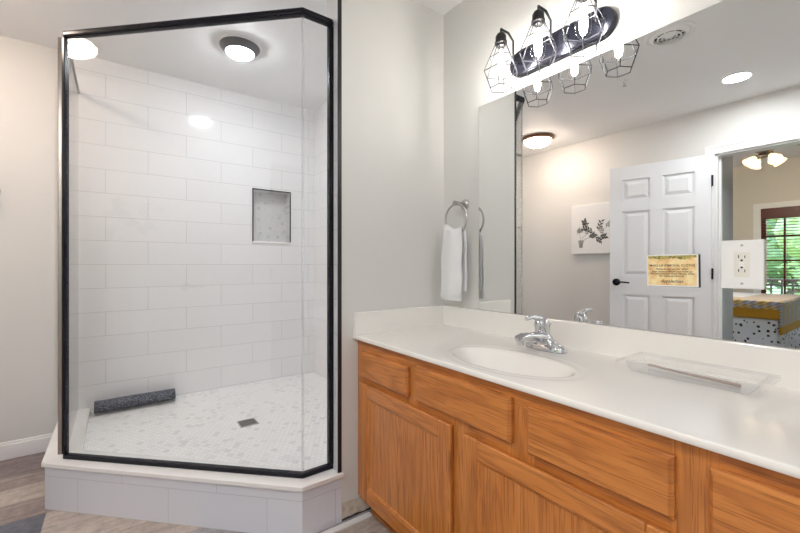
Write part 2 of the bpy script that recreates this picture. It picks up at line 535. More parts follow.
bm = B(); box(bm, OPP, A + .1, FRONT - .1, 3.30, CEIL, CEIL + .08)
struct('ceiling', bm, M['ceiling'], 'white bathroom ceiling', 'ceiling')
bm = B(); box(bm, A, A + .12, FRONT - .1, 3.30, 0, CEIL)
struct('wall_right', bm, M['wall'], 'grey wall behind the vanity mirror', 'wall')
NX0, NX1, NZ0, NZ1 = 0.853, 1.149, 1.290, 1.710
YW = C + .012
bm = B()
for x0, x1, z0, z1 in ((OPP - .12, NX0, 0, CEIL), (NX1, A + .12, 0, CEIL), (NX0, NX1, 0, NZ0), (NX0, NX1, NZ1, CEIL)):
    box(bm, x0, x1, YW, YW + .14, z0, z1)
struct('wall_back', bm, M['wall'], 'grey wall left of and behind the shower', 'wall')
bm = B(); box(bm, OPP - .12, A + .12, FRONT - .1, FRONT, 0, CEIL)
struct('wall_front', bm, M['wall'], 'grey wall behind the camera', 'wall')
bm = B(); box(bm, .785, A, BB, BB + .105, 0, CEIL)
struct('wall_partition', bm, M['end_wall'], 'grey wall between the shower and the vanity', 'wall')
DY0, DY1, DH = 0.300, 1.068, 2.035
bm = B()
box(bm, OPP - .12, OPP, FRONT - .1, DY0, 0, 2.72); box(bm, OPP - .12, OPP, DY1, 3.30, 0, 2.72); box(bm, OPP - .12, OPP, DY0, DY1, DH, 2.72)
struct('wall_left', bm, [M['wall'], M['beige']], 'grey wall with the bedroom doorway', 'wall')

# tiled shower lining
bm = B()
for x0, x1, z0, z1 in ((-.285, NX0, .15, CEIL), (NX1, 1.36, .15, CEIL), (NX0, NX1, .15, NZ0), (NX0, NX1, NZ1, CEIL)):
    box(bm, x0, x1, C, YW, z0, z1)
struct('wall_shower_back', bm, M['tile_back'], 'white subway tile lining on the back of the shower', 'tiled wall')
bm = B(); box(bm, 1.36, A, BB + .105, C, .15, CEIL)
struct('wall_shower_right', bm, M['tile_side'], 'white tile lining on the right side of the shower', 'tiled wall')
bm = B(); box(bm, .773, .785, BB + .004, BB + .117, .215, CEIL); box(bm, .785, 1.36, BB + .105, BB + .117, .15, CEIL)
struct('wall_shower_end', bm, M['tile_cap'], 'white tile lining on the end of the partition', 'tiled wall')
bm = B(); prism(bm, [(-.2, C), (-.2, 2.42), (.62, 1.60), (1.36, 1.60), (1.36, C)], 0.02, .197)
struct('floor_shower', bm, M['hex'], 'white hexagon mosaic shower floor', 'shower floor')
bm = B(); box(bm, .771, .783, BB - .001, BB + .005, .216, CEIL - .001)
box(bm, .783, .788, BB - .001, BB + .001, .216, CEIL - .001)
struct('trim_1', bm, M['blackdull'], 'black metal edge strip on the corner of the partition', 'edge trim')
bm = B(); box(bm, -.290, -.284, C - .003, YW + .001, .216, CEIL - .001)
struct('trim_2', bm, M['greymetal'], 'dark metal edge strip where the shower tile ends', 'edge trim')

# niche
root = thing('shower_niche', 'black-edged recessed shelf in the white tiled shower wall', 'wall niche', ((NX0 + NX1) / 2, C, NZ0))
bm = B(); box(bm, NX0, NX1, C + .085, C + .095, NZ0, NZ1); obj('back_panel', bm, M['hexv'], root)
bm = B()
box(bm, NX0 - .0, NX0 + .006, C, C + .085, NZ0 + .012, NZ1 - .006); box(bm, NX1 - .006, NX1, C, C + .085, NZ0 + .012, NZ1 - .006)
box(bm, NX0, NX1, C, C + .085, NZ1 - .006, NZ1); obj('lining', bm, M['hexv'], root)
bm = B(); box(bm, NX0 - .004, NX1 + .004, C - .008, C + .085, NZ0 - .004, NZ0 + .012); obj('sill', bm, M['quartz'], root, bevel=.002)
bm = B()
box(bm, NX0 - .006, NX0 + .003, C - .003, C + .004, NZ0 + .012, NZ1 + .006); box(bm, NX1 - .003, NX1 + .006, C - .003, C + .004, NZ0 + .012, NZ1 + .006)
box(bm, NX0 + .003, NX1 - .003, C - .003, C + .004, NZ1 - .003, NZ1 + .006); obj('edge_trim', bm, M['blackdull'], root)

# curb
root = thing('shower_curb', 'white tiled angled shower curb with a quartz cap', 'shower curb', (-.28, 2.35, 0))
s2 = .14 * math.sqrt(2)
ox0, oy0, oy1 = -.283, 2.388, 1.502
cx = ox0 + (oy0 - oy1)
def curb_poly(o):           # o = inset from the outer lip
    k = o * math.tan(PI / 8)
    a = (ox0 + o, YW if o == 0 else YW); b = (ox0 + o, oy0 + k); c = (cx + k, oy1 + o)
    i = .142
    ki = i * math.tan(PI / 8)
    return [(ox0 + o, C), (ox0 + o, oy0 + k), (cx + k, oy1 + o)], [(cx + ki, oy1 + i), (ox0 + i, oy0 + ki), (ox0 + i, C)]
out, inn = curb_poly(0)
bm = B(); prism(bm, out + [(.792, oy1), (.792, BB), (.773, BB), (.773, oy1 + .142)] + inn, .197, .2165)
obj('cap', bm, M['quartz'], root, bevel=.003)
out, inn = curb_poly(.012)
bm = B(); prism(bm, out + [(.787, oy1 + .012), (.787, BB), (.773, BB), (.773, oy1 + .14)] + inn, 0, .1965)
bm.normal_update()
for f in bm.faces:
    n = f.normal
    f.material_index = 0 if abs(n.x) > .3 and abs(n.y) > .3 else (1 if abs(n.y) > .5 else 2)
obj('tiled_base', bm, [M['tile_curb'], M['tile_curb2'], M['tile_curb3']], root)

# baseboards and mouldings
def base_bm(x0, x1, y, d=-1):
    bm = B()
    box(bm, x0, x1, min(y, y + d * .014), max(y, y + d * .014), 0, .085)
    box(bm, x0, x1, min(y, y + d * .008), max(y, y + d * .008), .085, .100)
    return bm
struct('baseboard_back', base_bm(OPP, -.27, YW), M['trim'], 'white baseboard left of the shower', 'baseboard', bevel=.003)
bm = B(); box(bm, OPP, OPP + .014, DY1 + .075, YW, 0, .095); box(bm, OPP, OPP + .014, FRONT, DY0 - .075, 0, .095)
struct('baseboard_left', bm, M['trim'], 'white baseboard beside the doorway', 'baseboard', bevel=.003)
struct('baseboard_front', base_bm(OPP + .014, A, FRONT, 1), M['trim'], 'white baseboard behind the camera', 'baseboard', bevel=.003)
bm = B(); tri = [(.62, 1.492), (.915, 1.492), (.915, 1.465), (.62, 1.465)]
prism(bm, tri, 0.0, .011)
struct('trim_3', bm, M['trim'], 'loose white shoe moulding on the floor beside the curb', 'moulding', bevel=.004)

# doorway
bm = B()
for y0, y1 in ((DY1, DY1 + .068), (DY0 - .068, DY0)): box(bm, OPP, OPP + .017, y0, y1, 0, DH + .068)
box(bm, OPP, OPP + .017, DY0, DY1, DH, DH + .068)
box(bm, OPP + .017, OPP + .021, DY1 + .048, DY1 + .068, 0, DH + .068); box(bm, OPP + .017, OPP + .021, DY0 - .048, DY1 + .048, DH + .05, DH + .068)
struct('trim_4', bm, M['trim'], 'white casing around the bedroom doorway', 'door casing', bevel=.003)
bm = B(); box(bm, OPP - .12, OPP, DY1 - .014, DY1, 0, DH); box(bm, OPP - .12, OPP, DY0, DY0 + .014, 0, DH); box(bm, OPP - .12, OPP, DY0, DY1, DH - .014, DH)
box(bm, OPP - .075, OPP - .045, DY1 - .026, DY1 - .014, 0, DH - .014)
struct('trim_5', bm, M['trim'], 'white jamb of the bedroom doorway', 'door jamb')

# door leaf: local frame u along the leaf from the hinge, w = thickness, z up
hx, hy = -1.205, 1.082
du = Vector((.165, .751)).normalized()
DM = Matrix(((du.x, du.y, 0, hx), (du.y, -du.x, 0, hy), (0, 0, 1, 0), (0, 0, 0, 1)))
DM = Matrix(((du.x, -du.y, 0, hx), (du.y, du.x, 0, hy), (0, 0, 1, .012), (0, 0, 0, 1)))  # local y points to the wall (-X side)
DW, DT, DHt = .757, .035, 2.020
bm = B()
cols = [(.11, .335), (.43, .648)]
rws = [(.25, .83), (1.00, 1.60), (1.70, 1.895)]
xs = [0, .11, .335, .43, .648, DW]
# stiles, mullion and rails
box(bm, 0, .11, 0, DT, 0, DHt); box(bm, .648, DW, 0, DT, 0, DHt); box(bm, .335, .43, 0, DT, 0, DHt)
for z0, z1 in ((0, .25), (.83, 1.0), (1.6, 1.7), (1.895, DHt)):
    for a, b in cols: box(bm, a, b, 0, DT, z0, z1)
for a, b in cols:
    for z0, z1 in rws:
        box(bm, a, b, .011, DT - .011, z0, z1)
        for w0, w1 in ((.002, .011), (DT - .002, DT - .011)):
            # raised field with sloping border
            i0, i1 = .018, .045
            lo = [bm.verts.new(p) for p in ((a + i0, w1, z0 + i0), (b - i0, w1, z0 + i0), (b - i0, w1, z1 - i0), (a + i0, w1, z1 - i0))]
            hi = [bm.verts.new(p) for p in ((a + i1, w0, z0 + i1), (b - i1, w0, z0 + i1), (b - i1, w0, z1 - i1), (a + i1, w0, z1 - i1))]
            bm.faces.new(hi)
            for k in range(4): bm.faces.new((lo[k], lo[(k + 1) % 4], hi[(k + 1) % 4], hi[k]))
door = struct('door_1', bm, M['door'], 'white six panel door standing open against the wall', 'door', mtx=DM)
def lever(side):
    bm = B()
    s = -1 if side == 0 else 1
    w = 0 if side == 0 else DT
    lathe(bm, [(.033, 0), (.033, s * .008), (.026, s * .013), (.012, s * .015), (.012, s * .045), (0, s * .046)], (.700, w, .942), 24, 'Y')
    tube(bm, [(.700, w + s * .042, .942), (.66, w + s * .044, .944), (.62, w + s * .044, .942), (.585, w + s * .040, .938)], [.010, .009, .008, .007], 10)
    return bm
for sd in (0, 1):
    o = obj('door_handle', lever(sd), M['black'], door, smooth=True, auto=40, mtx=DM); o['label'] = 'black lever handle'
for z in (.22, 1.03, 1.80):
    bm = B(); tube(bm, [(-.008, -.004, z - .045), (-.008, -.004, z + .045)], .007, 10); box(bm, -.006, .0, .001, .03, z - .044, z + .044)
    o = obj('hinge', bm, M['blackdull'], door, smooth=True, auto=40, mtx=DM)

# ================================================================== BEDROOM seen through the doorway
BX = -5.42; XE = OPP - .12
bm = B(); box(bm, BX, XE, -1.3, 3.5, -.08, 0)
struct('floor_bedroom', bm, M['carpet'], 'blue grey bedroom carpet', 'floor')
bm = B(); box(bm, BX - .1, XE + .12, -1.3, 3.5, 2.72, 2.80)
struct('ceiling_bedroom', bm, M['ceiling'], 'white bedroom ceiling', 'ceiling')
WY0, WY1, WH = -.25, 1.60, 1.99
bm = B()
box(bm, BX - .12, BX, -1.3, WY0, 0, 2.72); box(bm, BX - .12, BX, WY1, 3.5, 0, 2.72); box(bm, BX - .12, BX, WY0, WY1, WH, 2.72)
struct('wall_bedroom_far', bm, M['beige'], 'beige bedroom wall with the patio window', 'wall')
bm = B(); box(bm, BX - .12, XE, 3.4, 3.5, 0, 2.72); struct('wall_bedroom_back', bm, M['beige'], 'beige bedroom wall past the foot of the bed', 'wall')
bm = B(); box(bm, BX - .12, XE, -1.4, -1.3, 0, 2.72); struct('wall_bedroom_front', bm, M['beige'], 'beige bedroom wall by the fan side', 'wall')
bm = B(); box(bm, XE - .45, XE, 1.09, 1.20, 0, 2.72); struct('wall_hall', bm, M['hall'], 'short blue grey wall just past the doorway', 'wall')
# patio window
bm = B()
for y0, y1 in ((WY1, WY1 + .085), (WY0 - .085, WY0)): box(bm, BX, BX + .02, y0, y1, 0, WH + .085)
box(bm, BX, BX + .02, WY0, WY1, WH, WH + .085)
struct('trim_6', bm, M['trim'], 'white casing around the bedroom patio window', 'window casing')
bm = B()
fr = .055
box(bm, BX - .07, BX - .02, WY0, WY0 + fr, 0, WH); box(bm, BX - .07, BX - .02, WY1 - fr, WY1, 0, WH)
box(bm, BX - .07, BX - .02, WY0, WY1, WH - fr, WH); box(bm, BX - .07, BX - .02, WY0, WY1, 0, fr)
for k in range(1, 7): 
    y = WY0 + (WY1 - WY0) * k / 7; box(bm, BX - .06, BX - .035, y - .012, y + .012, fr, WH - fr)
for z in (.42, .80, 1.18, 1.56): box(bm, BX - .06, BX - .035, WY0 + fr, WY1 - fr, z - .012, z + .012)
win = struct('window_1', bm, M['redwood'], 'dark framed patio window in the bedroom', 'window')
bm = B(); box(bm, BX - .05, BX - .046, WY0 + fr, WY1 - fr, fr, WH - fr); obj('pane', bm, M['pane'], win)
bl = thing('window_blind', 'dark red-brown wooden blind over the bedroom patio window', 'blind', (BX, (WY0 + WY1) / 2, WH))
bm = B(); box(bm, BX + .005, BX + .06, WY0 + .02, WY1 - .02, WH - .17, WH - .005); obj('valance', bm, M['redwood'], bl, bevel=.004)
bm = B()
for k in range(34):
    z = WH - .19 - k * .044
    box(bm, BX + .008, BX + .048, WY0 + .03, WY1 - .03, z, z + .009)
obj('slats', bm, M['redwood'], bl)
bm = B(); box(bm, BX + .008, BX + .05, WY0 + .03, WY1 - .03, .42, .44); obj('bottom_rail', bm, M['redwood'], bl)
bm = B()
for y in (WY0 + .3, (WY0 + WY1) / 2, WY1 - .3): box(bm, BX + .027, BX + .029, y - .002, y + .002, .44, WH - .11)
obj('ladder_cord', bm, M['redwood'], bl)

# bed
bed = thing('bed', 'bed with a plaid and mustard quilt over a flowered skirt', 'bed', (-4.0, 2.0, 0))
bx1, by0, bx0, by1 = -3.22, 1.02, -4.85, 3.05
bm = B(); box(bm, bx0 + .03, bx1 - .03, by0 + .03, by1, .28, .68); obj('mattress', bm, M['sheet'], bed, bevel=.05, seg=3)
def wavy_wall(bm, pts, z0, z1, amp, n):
    # pleated vertical cloth following a polyline
    rows_ = 6
    grid = []
    for (ax, ay), (bx_, by_) in zip(pts, pts[1:]):
        d = Vector((bx_ - ax, by_ - ay)); nrm = Vector((d.y, -d.x)).normalized()
        for i in range(n):
            s = i / n
            off = amp * math.sin(s * n * 0.9)
            x, y = ax + d.x * s, ay + d.y * s
            grid.append((x, y, nrm, off))
    vs = []
    for j in range(rows_):
        f = j / (rows_ - 1)
        z = z1 + (z0 - z1) * f
        vs.append([bm.verts.new((x + nr.x * (o_ * f + .012 * f), y + nr.y * (o_ * f + .012 * f), z)) for x, y, nr, o_ in grid])
    for j in range(rows_ - 1):
        for i in range(len(grid) - 1):
            bm.faces.new((vs[j][i], vs[j][i + 1], vs[j + 1][i + 1], vs[j + 1][i]))
bm = B(); wavy_wall(bm, [(bx0, by0 + .01), (bx1 - .01, by0 + .01), (bx1 - .01, by1)], .02, .49, .012, 60)
o = obj('bed_skirt', bm, M['skirt'], bed, smooth=True)
sm_ = o.modifiers.new('solid', 'SOLIDIFY'); sm_.thickness = .004
bm = B()
box(bm, bx1 - .45, bx1 + .01, by0 - .01, by1, .682, .702); box(bm, bx0, bx1 - .45, by0 - .01, by0 + .42, .682, .702)
box(bm, bx1, bx1 + .014, by0 - .01, by1, .61, .692); box(bm, bx0, bx1 + .014, by0 - .024, by0 - .008, .42, .692)
q = obj('quilt', bm, M['plaid'], bed, bevel=.006)
bm = B(); box(bm, bx1, bx1 + .018, by0 - .01, by1, .50, .61); box(bm, bx0, bx1 + .018, by0 - .028, by0 - .008, .33, .42)
obj('quilt_border', bm, M['mustard'], q, bevel=.005)
bm = B(); box(bm, bx0, bx1 - .45, by0 + .42, by1, .682, .696); obj('top_sheet', bm, M['sheet'], bed, bevel=.005)

# ceiling fan
fan = thing('ceiling_fan', 'brown ceiling fan with four glowing tulip shades', 'ceiling fan', (-3.38, 1.17, 2.72))
fx, fy = -3.38, 1.17
bm = B(); lathe(bm, [(.075, 2.72), (.07, 2.69), (.03, 2.66), (.018, 2.65), (.018, 2.60), (.09, 2.58), (.11, 2.54), (.11, 2.48), (.08, 2.45), (.05, 2.43), (.05, 2.40), (0, 2.395)], (fx, fy, 0), 28)
obj('motor', bm, M['fanmetal'], fan, smooth=True, auto=40)
for k in range(5):
    a = k * 2 * PI / 5 + .5
    bm = B()
    prism(bm, [(.10, -.02), (.18, -.055), (.60, -.065), (.64, 0), (.60, .065), (.18, .055), (.10, .02)], 0, .008)
    obj('fan_blade', bm, M['blade'], fan, mtx=Matrix.Translation((fx, fy, 2.50)) @ Matrix.Rotation(a, 4, 'Z') @ Matrix.Rotation(.15, 4, 'X'))
for k in range(4):
    a = k * PI / 2 + .8
    bm = B(); tube(bm, [(0.03, 0, 0), (.08, 0, -.005), (.10, 0, -.03)], .008, 8); mt = Matrix.Translation((fx, fy, 2.41)) @ Matrix.Rotation(a, 4, 'Z')
    arm = obj('lamp_arm', bm, M['fanmetal'], fan, smooth=True, mtx=mt)
    bm = B(); lathe(bm, [(.022, 0), (.038, -.025), (.05, -.06), (.068, -.095)], (0, 0, 0), 20, cap=False)
    lathe(bm, [(.066, -.094), (.048, -.06), (.036, -.025), (.0, -.004)], (0, 0, 0), 20, cap=False)
    mt2 = mt @ Matrix.Translation((.10, 0, -.03)) @ Matrix.Rotation(-.75, 4, 'Y')
    obj('lamp_shade', bm, M['lamp_fan'], arm, smooth=True, mtx=mt2)
    bm = B(); lathe(bm, [(0, -.045), (.016, -.055), (.022, -.078), (.014, -.098), (0, -.102)], (0, 0, 0), 16, cap=False)
    obj('bulb', bm, M['lamp_fan_bulb'], arm, smooth=True, mtx=mt2)

# outdoors
bm = B(); box(bm, -40, BX - .12, -25, 25, -.4, -.3)
o = obj('lawn', bm, M['grass']); o['kind'] = 'structure'; o['label'] = 'green lawn outside the bedroom'; o['category'] = 'lawn'
rl = thing('deck_railing', 'dark wooden deck railing outside the patio window', 'railing', (-6.9, .8, -.3))
bm = B(); box(bm, -6.93, -6.84, -1.5, 4, .82, .86); obj('top_rail', bm, M['deckwood'], rl)
bm = B(); box(bm, -6.91, -6.87, -1.5, 4, .02, .06); obj('bottom_rail', bm, M['deckwood'], rl)
for k in range(4):
    bm = B(); box(bm, -6.93, -6.84, -1.5 + k * 1.8, -1.41 + k * 1.8, -.3, .9); obj('post', bm, M['deckwood'], rl)
for k in range(36):
    bm = B(); y = -1.35 + k * .14; box(bm, -6.905, -6.875, y, y + .03, .06, .82); obj('baluster', bm, M['deckwood'], rl)
def tree(x, y, h, r, mat, label):
    root = thing('leafy_tree', label, 'tree', (x, y, -.3), 'trees outside the bedroom')
    bm = B(); tube(bm, [(x, y, -.3), (x + .1, y, h * .4), (x, y + .1, h * .8)], [.18, .13, .05], 8); obj('trunk', bm, M['bark'], root)
    bm = B()
    blobs = [(Vector((x + random.uniform(-r, r) * .6, y + random.uniform(-r, r) * .7, random.uniform(h * .15, h))), random.uniform(.45, .8) * r) for _ in range(11)]
    for c, br in blobs:
        for _ in range(170):
            d = Vector([random.gauss(0, 1) for _ in range(3)]).normalized() * br * random.uniform(.75, 1.05)
            p = c + d; s = random.uniform(.08, .17)
            u, v = basis(Vector([random.gauss(0, 1) for _ in range(3)]))
            bm.faces.new([bm.verts.new(p + u * s), bm.verts.new(p + v * s * .6), bm.verts.new(p - u * s), bm.verts.new(p - v * s * .6)])
        bmesh.ops.create_icosphere(bm, subdivisions=2, radius=br * .8, matrix=Matrix.Translation(c))
    obj('crown', bm, mat, root)
tree(-12.5, .6, 3.6, 1.7, M['leaf'], 'light green tree behind the deck railing, nearest the window')
tree(-18.5, 3.2, 4.0, 1.8, M['leaf2'], 'deep green tree behind the deck railing, left of the nearest one')
tree(-15.0, 7.6, 4.6, 2.1, M['leaf'], 'tall light green tree far left of the patio window')
tree(-14.5, -4.6, 4.0, 2.0, M['leaf2'], 'deep green tree right of the patio window')

# ================================================================== SHOWER ENCLOSURE
GL = Vector((-.200, 2.388)); GC = Vector((.634, 1.575)); GR = Vector((.772, 1.575)); GW = Vector((-.200, 3.122))
enc = thing('shower_enclosure', 'black framed clear glass shower enclosure standing on the white curb', 'shower enclosure', (GL.x, GL.y, .2165))
Z0, Z1 = .2165, 2.205
def panel(a, b, z0, z1, t, bm=None):
    bm = bm or B()
    d = (b - a).normalized(); n = Vector((-d.y, d.x)) * t / 2
    prism(bm, [tuple(a + n), tuple(a - n), tuple(b - n), tuple(b + n)], z0, z1)
    return bm
dd = (GC - GL).normalized()
for a, b in ((GL + dd * .012, GC - dd * .002), (GC + Vector((.004, 0)), GR - Vector((.012, 0))), (GL + Vector((0, .012)), GW - Vector((0, .01)))):
    obj('glass_panel', panel(a, b, Z0 + .014, Z1 - .024, .007), M['glass'], enc)
def rail(pts, w, z0, z1):
    """mitred bar following pts"""
    n = len(pts); L, R = [], []
    for i, p in enumerate(pts):
        d0 = (pts[i] - pts[i - 1]).normalized() if i else (pts[1] - pts[0]).normalized()
        d1 = (pts[i + 1] - pts[i]).normalized() if i < n - 1 else d0
        n0 = Vector((-d0.y, d0.x)); n1 = Vector((-d1.y, d1.x)); m = (n0 + n1).normalized()
        k = (w / 2) / m.dot(n0)
        L.append(tuple(p + m * k)); R.append(tuple(p - m * k))
    bm = B(); prism(bm, L + R[::-1], z0, z1); return bm
path = [GL, GC, GR]
obj('header', rail(path, .034, Z1 - .030, Z1), M['black'], enc, bevel=.009, seg=3)
obj('header', rail([GW, GL + Vector((0, .018))], .016, Z1 - .028, Z1 - .004), M['greymetal'], enc, bevel=.003)
obj('bottom_rail', rail([GL, GC, GR], .024, Z0, Z0 + .020), M['black'], enc, bevel=.002)
bm = B(); box(bm, GR.x - .020, GR.x + .001, GR.y - .013, GR.y + .013, Z0 + .02, Z1 - .03); obj('wall_jamb', bm, M['black'], enc, bevel=.002)
bm = panel(GL - dd * .006, GL + dd * .009, Z0 + .02, Z1 - .03, .024); obj('corner_post', bm, M['black'], enc, bevel=.002)
bm = B(); box(bm, GL.x - .026, GL.x - .006, GL.y - .004, GL.y + .022, Z0 + .02, Z1 - .03); o = obj('corner_post', bm, M['bronze2'], enc, bevel=.003); o['label'] = 'brushed bronze post'
bm = panel(GC - dd * .004, GC + Vector((.006, 0)), Z0 + .02, Z1 - .03, .010); obj('corner_seal', bm, M['seal'], enc)

# drain
dr = thing('floor_drain', 'square metal drain in the shower floor mosaic', 'drain', (.612, 2.35, .197))
bm = B(); box(bm, .562, .662, 2.30, 2.40, .197, .2); obj('drain_frame', bm, M['nickel'], dr)
bm = B()
for k in range(7):
    for j in range(7): box(bm, .570 + k * .0125, .578 + k * .0125, 2.308 + j * .0125, 2.316 + j * .0125, .2, .2006)
obj('grate_holes', bm, M['slot'], dr)

# rolled mat
def roll():
    bm = B(); turns, n = 3.2, 110
    pr = []
    for i in range(n + 1):
        f = i / n; a = f * turns * 2 * PI + 2.2; r = .010 + .036 * f
        pr.append((math.cos(a) * r * 1.12, math.sin(a) * r * .84))
    xs_ = [-.118 + .43 * i / 14 for i in range(15)]
    grid = []
    for x in xs_:
        w = 1 + .05 * math.sin(x * 31)
        grid.append([bm.verts.new((x, 3.035 + u * w, .197 + .0415 + v * (1 + .03 * math.sin(x * 19)))) for u, v in pr])
    for i in range(14):
        for k in range(n): bm.faces.new((grid[i][k], grid[i + 1][k], grid[i + 1][k + 1], grid[i][k + 1]))
    return bm
o = obj('rolled_mat', roll(), M['rollmat'], smooth=True)
s_ = o.modifiers.new('solid', 'SOLIDIFY'); s_.thickness = .006; s_.offset = 0
tag(o, 'dark pebbled bath mat rolled up on the shower floor', 'bath mat')

# shower ceiling light
lt = thing('shower_ceiling_light', 'round lit ceiling light with a grey ring, above the shower', 'ceiling light', (.592, 2.447, CEIL))
bm = B(); lathe(bm, [(.125, 0), (.125, -.004), (.118, -.008), (.0, -.008)], (.592, 2.447, CEIL), 48); obj('base_plate', bm, M['trim'], lt, smooth=True, auto=30)
bm = B(); lathe(bm, [(.113, -.006), (.113, -.014), (.090, -.040), (.080, -.044), (.078, -.036), (.078, -.008)], (.592, 2.447, CEIL), 48, cap=False); obj('ring', bm, M['greymetal'], lt, smooth=True, auto=40)
bm = B(); lathe(bm, [(.078, -.036), (.074, -.050), (.055, -.062), (.03, -.068), (0, -.070)], (.592, 2.447, CEIL), 40, cap=False); obj('diffuser', bm, M['lamp_shower'], lt, smooth=True)

# towel bar left of the shower
tb = thing('towel_bar', 'grey metal towel bar on the wall left of the shower', 'towel bar', (-.555, YW, 1.54))
for x in (-.565, -1.12):
    bm = B(); lathe(bm, [(.024, 0), (.024, -.008), (.010, -.014), (.010, -.065), (.014, -.070), (.014, -.088), (0, -.09)], (x, YW, 1.54), 20, 'Y'); obj('bracket', bm, M['nickel'], tb, smooth=True, auto=40)
bm = B(); tube(bm, [(-.56, YW - .077, 1.54), (-1.125, YW - .077, 1.54)], .008, 12); obj('bar', bm, M['nickel'], tb, smooth=True, auto=40)

# ================================================================== VANITY
CT, CTB = .808, .792
CF, CBK = .842, A             # counter front / wall
CY1, CY0 = BB, -.22
van = thing('vanity_cabinet', 'golden oak bathroom vanity cabinet below the cream countertop', 'vanity', (A, .65, 0))
FX = .869
# carcass
bm = B()
box(bm, FX + .018, A, CY1 - .018, CY1 - .002, .085, CTB); box(bm, FX + .018, A, CY0 + .02, CY0 + .036, 0, CTB)
box(bm, FX + .018, A, CY0 + .036, CY1 - .018, .085, .10); box(bm, A - .008, A - .002, CY0 + .036, CY1 - .018, .10, CTB)
obj('carcass', bm, M['cabin'], van)
bm = B(); box(bm, .935, .947, CY0 + .02, CY1 - .004, 0, .095); obj('toe_kick', bm, M['oakh1'], van)
bm = B(); box(bm, .920, .935, CY0 + .02, CY1 - .03, 0, .018); obj('toe_moulding', bm, M['oakh2'], van, bevel=.004)
ZR = [(.075, .105), (.598, .628), (.742, CTB)]
YS = [(1.485, CY1 - .002), (.873, .905), (.655, .69), (.225, .305), (-.21, -.16)]
i = 0
for (y0, y1), (z0, z1) in zip([(1.45, 1.515), (.836, .925), (.225, .300), (CY0 + .02, -.13)], [(.095, CTB)] * 4):
    bm = B(); box(bm, FX, FX + .018, y0, y1, z0, z1); obj('stile', bm, M['oakv%d' % (i % 4)], van); i += 1
for y0, y1 in ((1.070, 1.157), (.605, .690)):
    bm = B(); box(bm, FX, FX + .018, y0, y1, .598, .740); obj('stile', bm, M['oakv%d' % (i % 4)], van); i += 1
for ya, yb in ((.925, 1.45), (.300, .836), (-.13, .225)):
    for z0, z1 in ((.095, .115), (.575, .598), (.740, CTB)):
        bm = B(); box(bm, FX, FX + .018, ya, yb, z0, z1); obj('rail', bm, M['oakh%d' % (i % 4)], van); i += 1
bm = B(); box(bm, FX + .0005, FX + .016, -.13, 1.45, .598, .645); obj('rail', bm, M['oakh1'], van)

def slab_front(y0, y1, z0, z1, mat, nm='drawer_front'):
    """solid drawer face with a routed edge"""
    bm = B()
    xb, xm, xf = FX - .001, FX - .012, FX - .020
    def ring(x, e): return [bm.verts.new(p) for p in ((x, y0 + e, z0 + e), (x, y1 - e, z0 + e), (x, y1 - e, z1 - e), (x, y0 + e, z1 - e))]
    rs = [ring(xb, .0), ring(xm, .0), ring(xm - .003, .003), ring(xf, .007)]
    for a, b in zip(rs, rs[1:]):
        for k in range(4): bm.faces.new((a[k], a[(k + 1) % 4], b[(k + 1) % 4], b[k]))
    bm.faces.new(rs[-1]); bm.faces.new(rs[0][::-1])
    return obj(nm, bm, mat, van)
slab_front(1.132, 1.463, .634, .744, M['oakh0'])
slab_front(.670, 1.084, .636, .760, M['oakh3'])
slab_front(.291, .617, .632, .754, M['oakh2'])
slab_front(-.14, .236, .634, .756, M['oakh1'])

def cab_door(y0, y1, z0, z1, k):
    w = .058
    bm = B()
    xb, xf = FX - .001, FX - .020
    box(bm, xb - .006, xb, y0 + .004, y1 - .004, z0 + .004, z1 - .004)
    d = obj('door', bm, M['oakv%d' % (k % 4)], van, bevel=.002)
    for a, b in ((y0, y0 + w), (y1 - w, y1)):
        bm = B(); box(bm, xf, xb - .006, a, b, z0, z1); obj('door_stile', bm, M['oakv%d' % (k % 4)], d, bevel=.0045, seg=3)
    for a, b in ((z0, z0 + w), (z1 - w, z1)):
        bm = B(); box(bm, xf, xb - .006, y0 + w, y1 - w, a, b); obj('door_rail', bm, M['oakh%d' % ((k + 1) % 4)], d, bevel=.0045, seg=3)
    # sloping bead then the flat inset panel
    bm = B()
    r = []
    for x, e in ((xf + .004, w - .001), (xf + .006, w + .006), (xf + .011, w + .009)):
        r.append([bm.verts.new(p) for p in ((x, y0 + e, z0 + e), (x, y1 - e, z0 + e), (x, y1 - e, z1 - e), (x, y0 + e, z1 - e))])
    for a, b in zip(r, r[1:]):
        for q_ in range(4): bm.faces.new((a[q_], a[(q_ + 1) % 4], b[(q_ + 1) % 4], b[q_]))
    bm.faces.new(r[-1])
    obj('door_panel', bm, M['oakv%d' % ((k + 2) % 4)], d)
cab_door(.900, 1.468, .108, .611, 0)
cab_door(.280, .846, .102, .604, 1)
cab_door(-.14, .236, .102, .606, 2)

# countertop with integral basin
top = thing('countertop', 'cream cultured marble countertop with an integral oval basin', 'countertop', (A, .65, CTB))
bcx, bcy, bax, bay = 1.032, .822, .128, .222
bm = B()
nx, ny = 110, 300
X_ = [CF + .004 + (A - .02 - CF - .004) * i_ / nx for i_ in range(nx + 1)]
Y_ = [CY0 + (CY1 - .02 - CY0) * j_ / ny for j_ in range(ny + 1)]
def depth(x, y):
    d = math.hypot((x - bcx) / bax, (y - bcy) / bay)
    z = 0.0
    if d < 1.0:
        z -= .12 * (1 - d ** 2) ** 1.05
    d2 = math.hypot((x - bcx) / (bax + .030), (y - bcy) / (bay + .030))
    # shallow rolled rim round the bowl
    t_ = max(0.0, min(1.0, (1.06 - d2) / .10)); z -= .0012 * t_ * t_ * (3 - 2 * t_)
    return z
g_ = [[bm.verts.new((x, y, CT + depth(x, y))) for y in Y_] for x in X_]
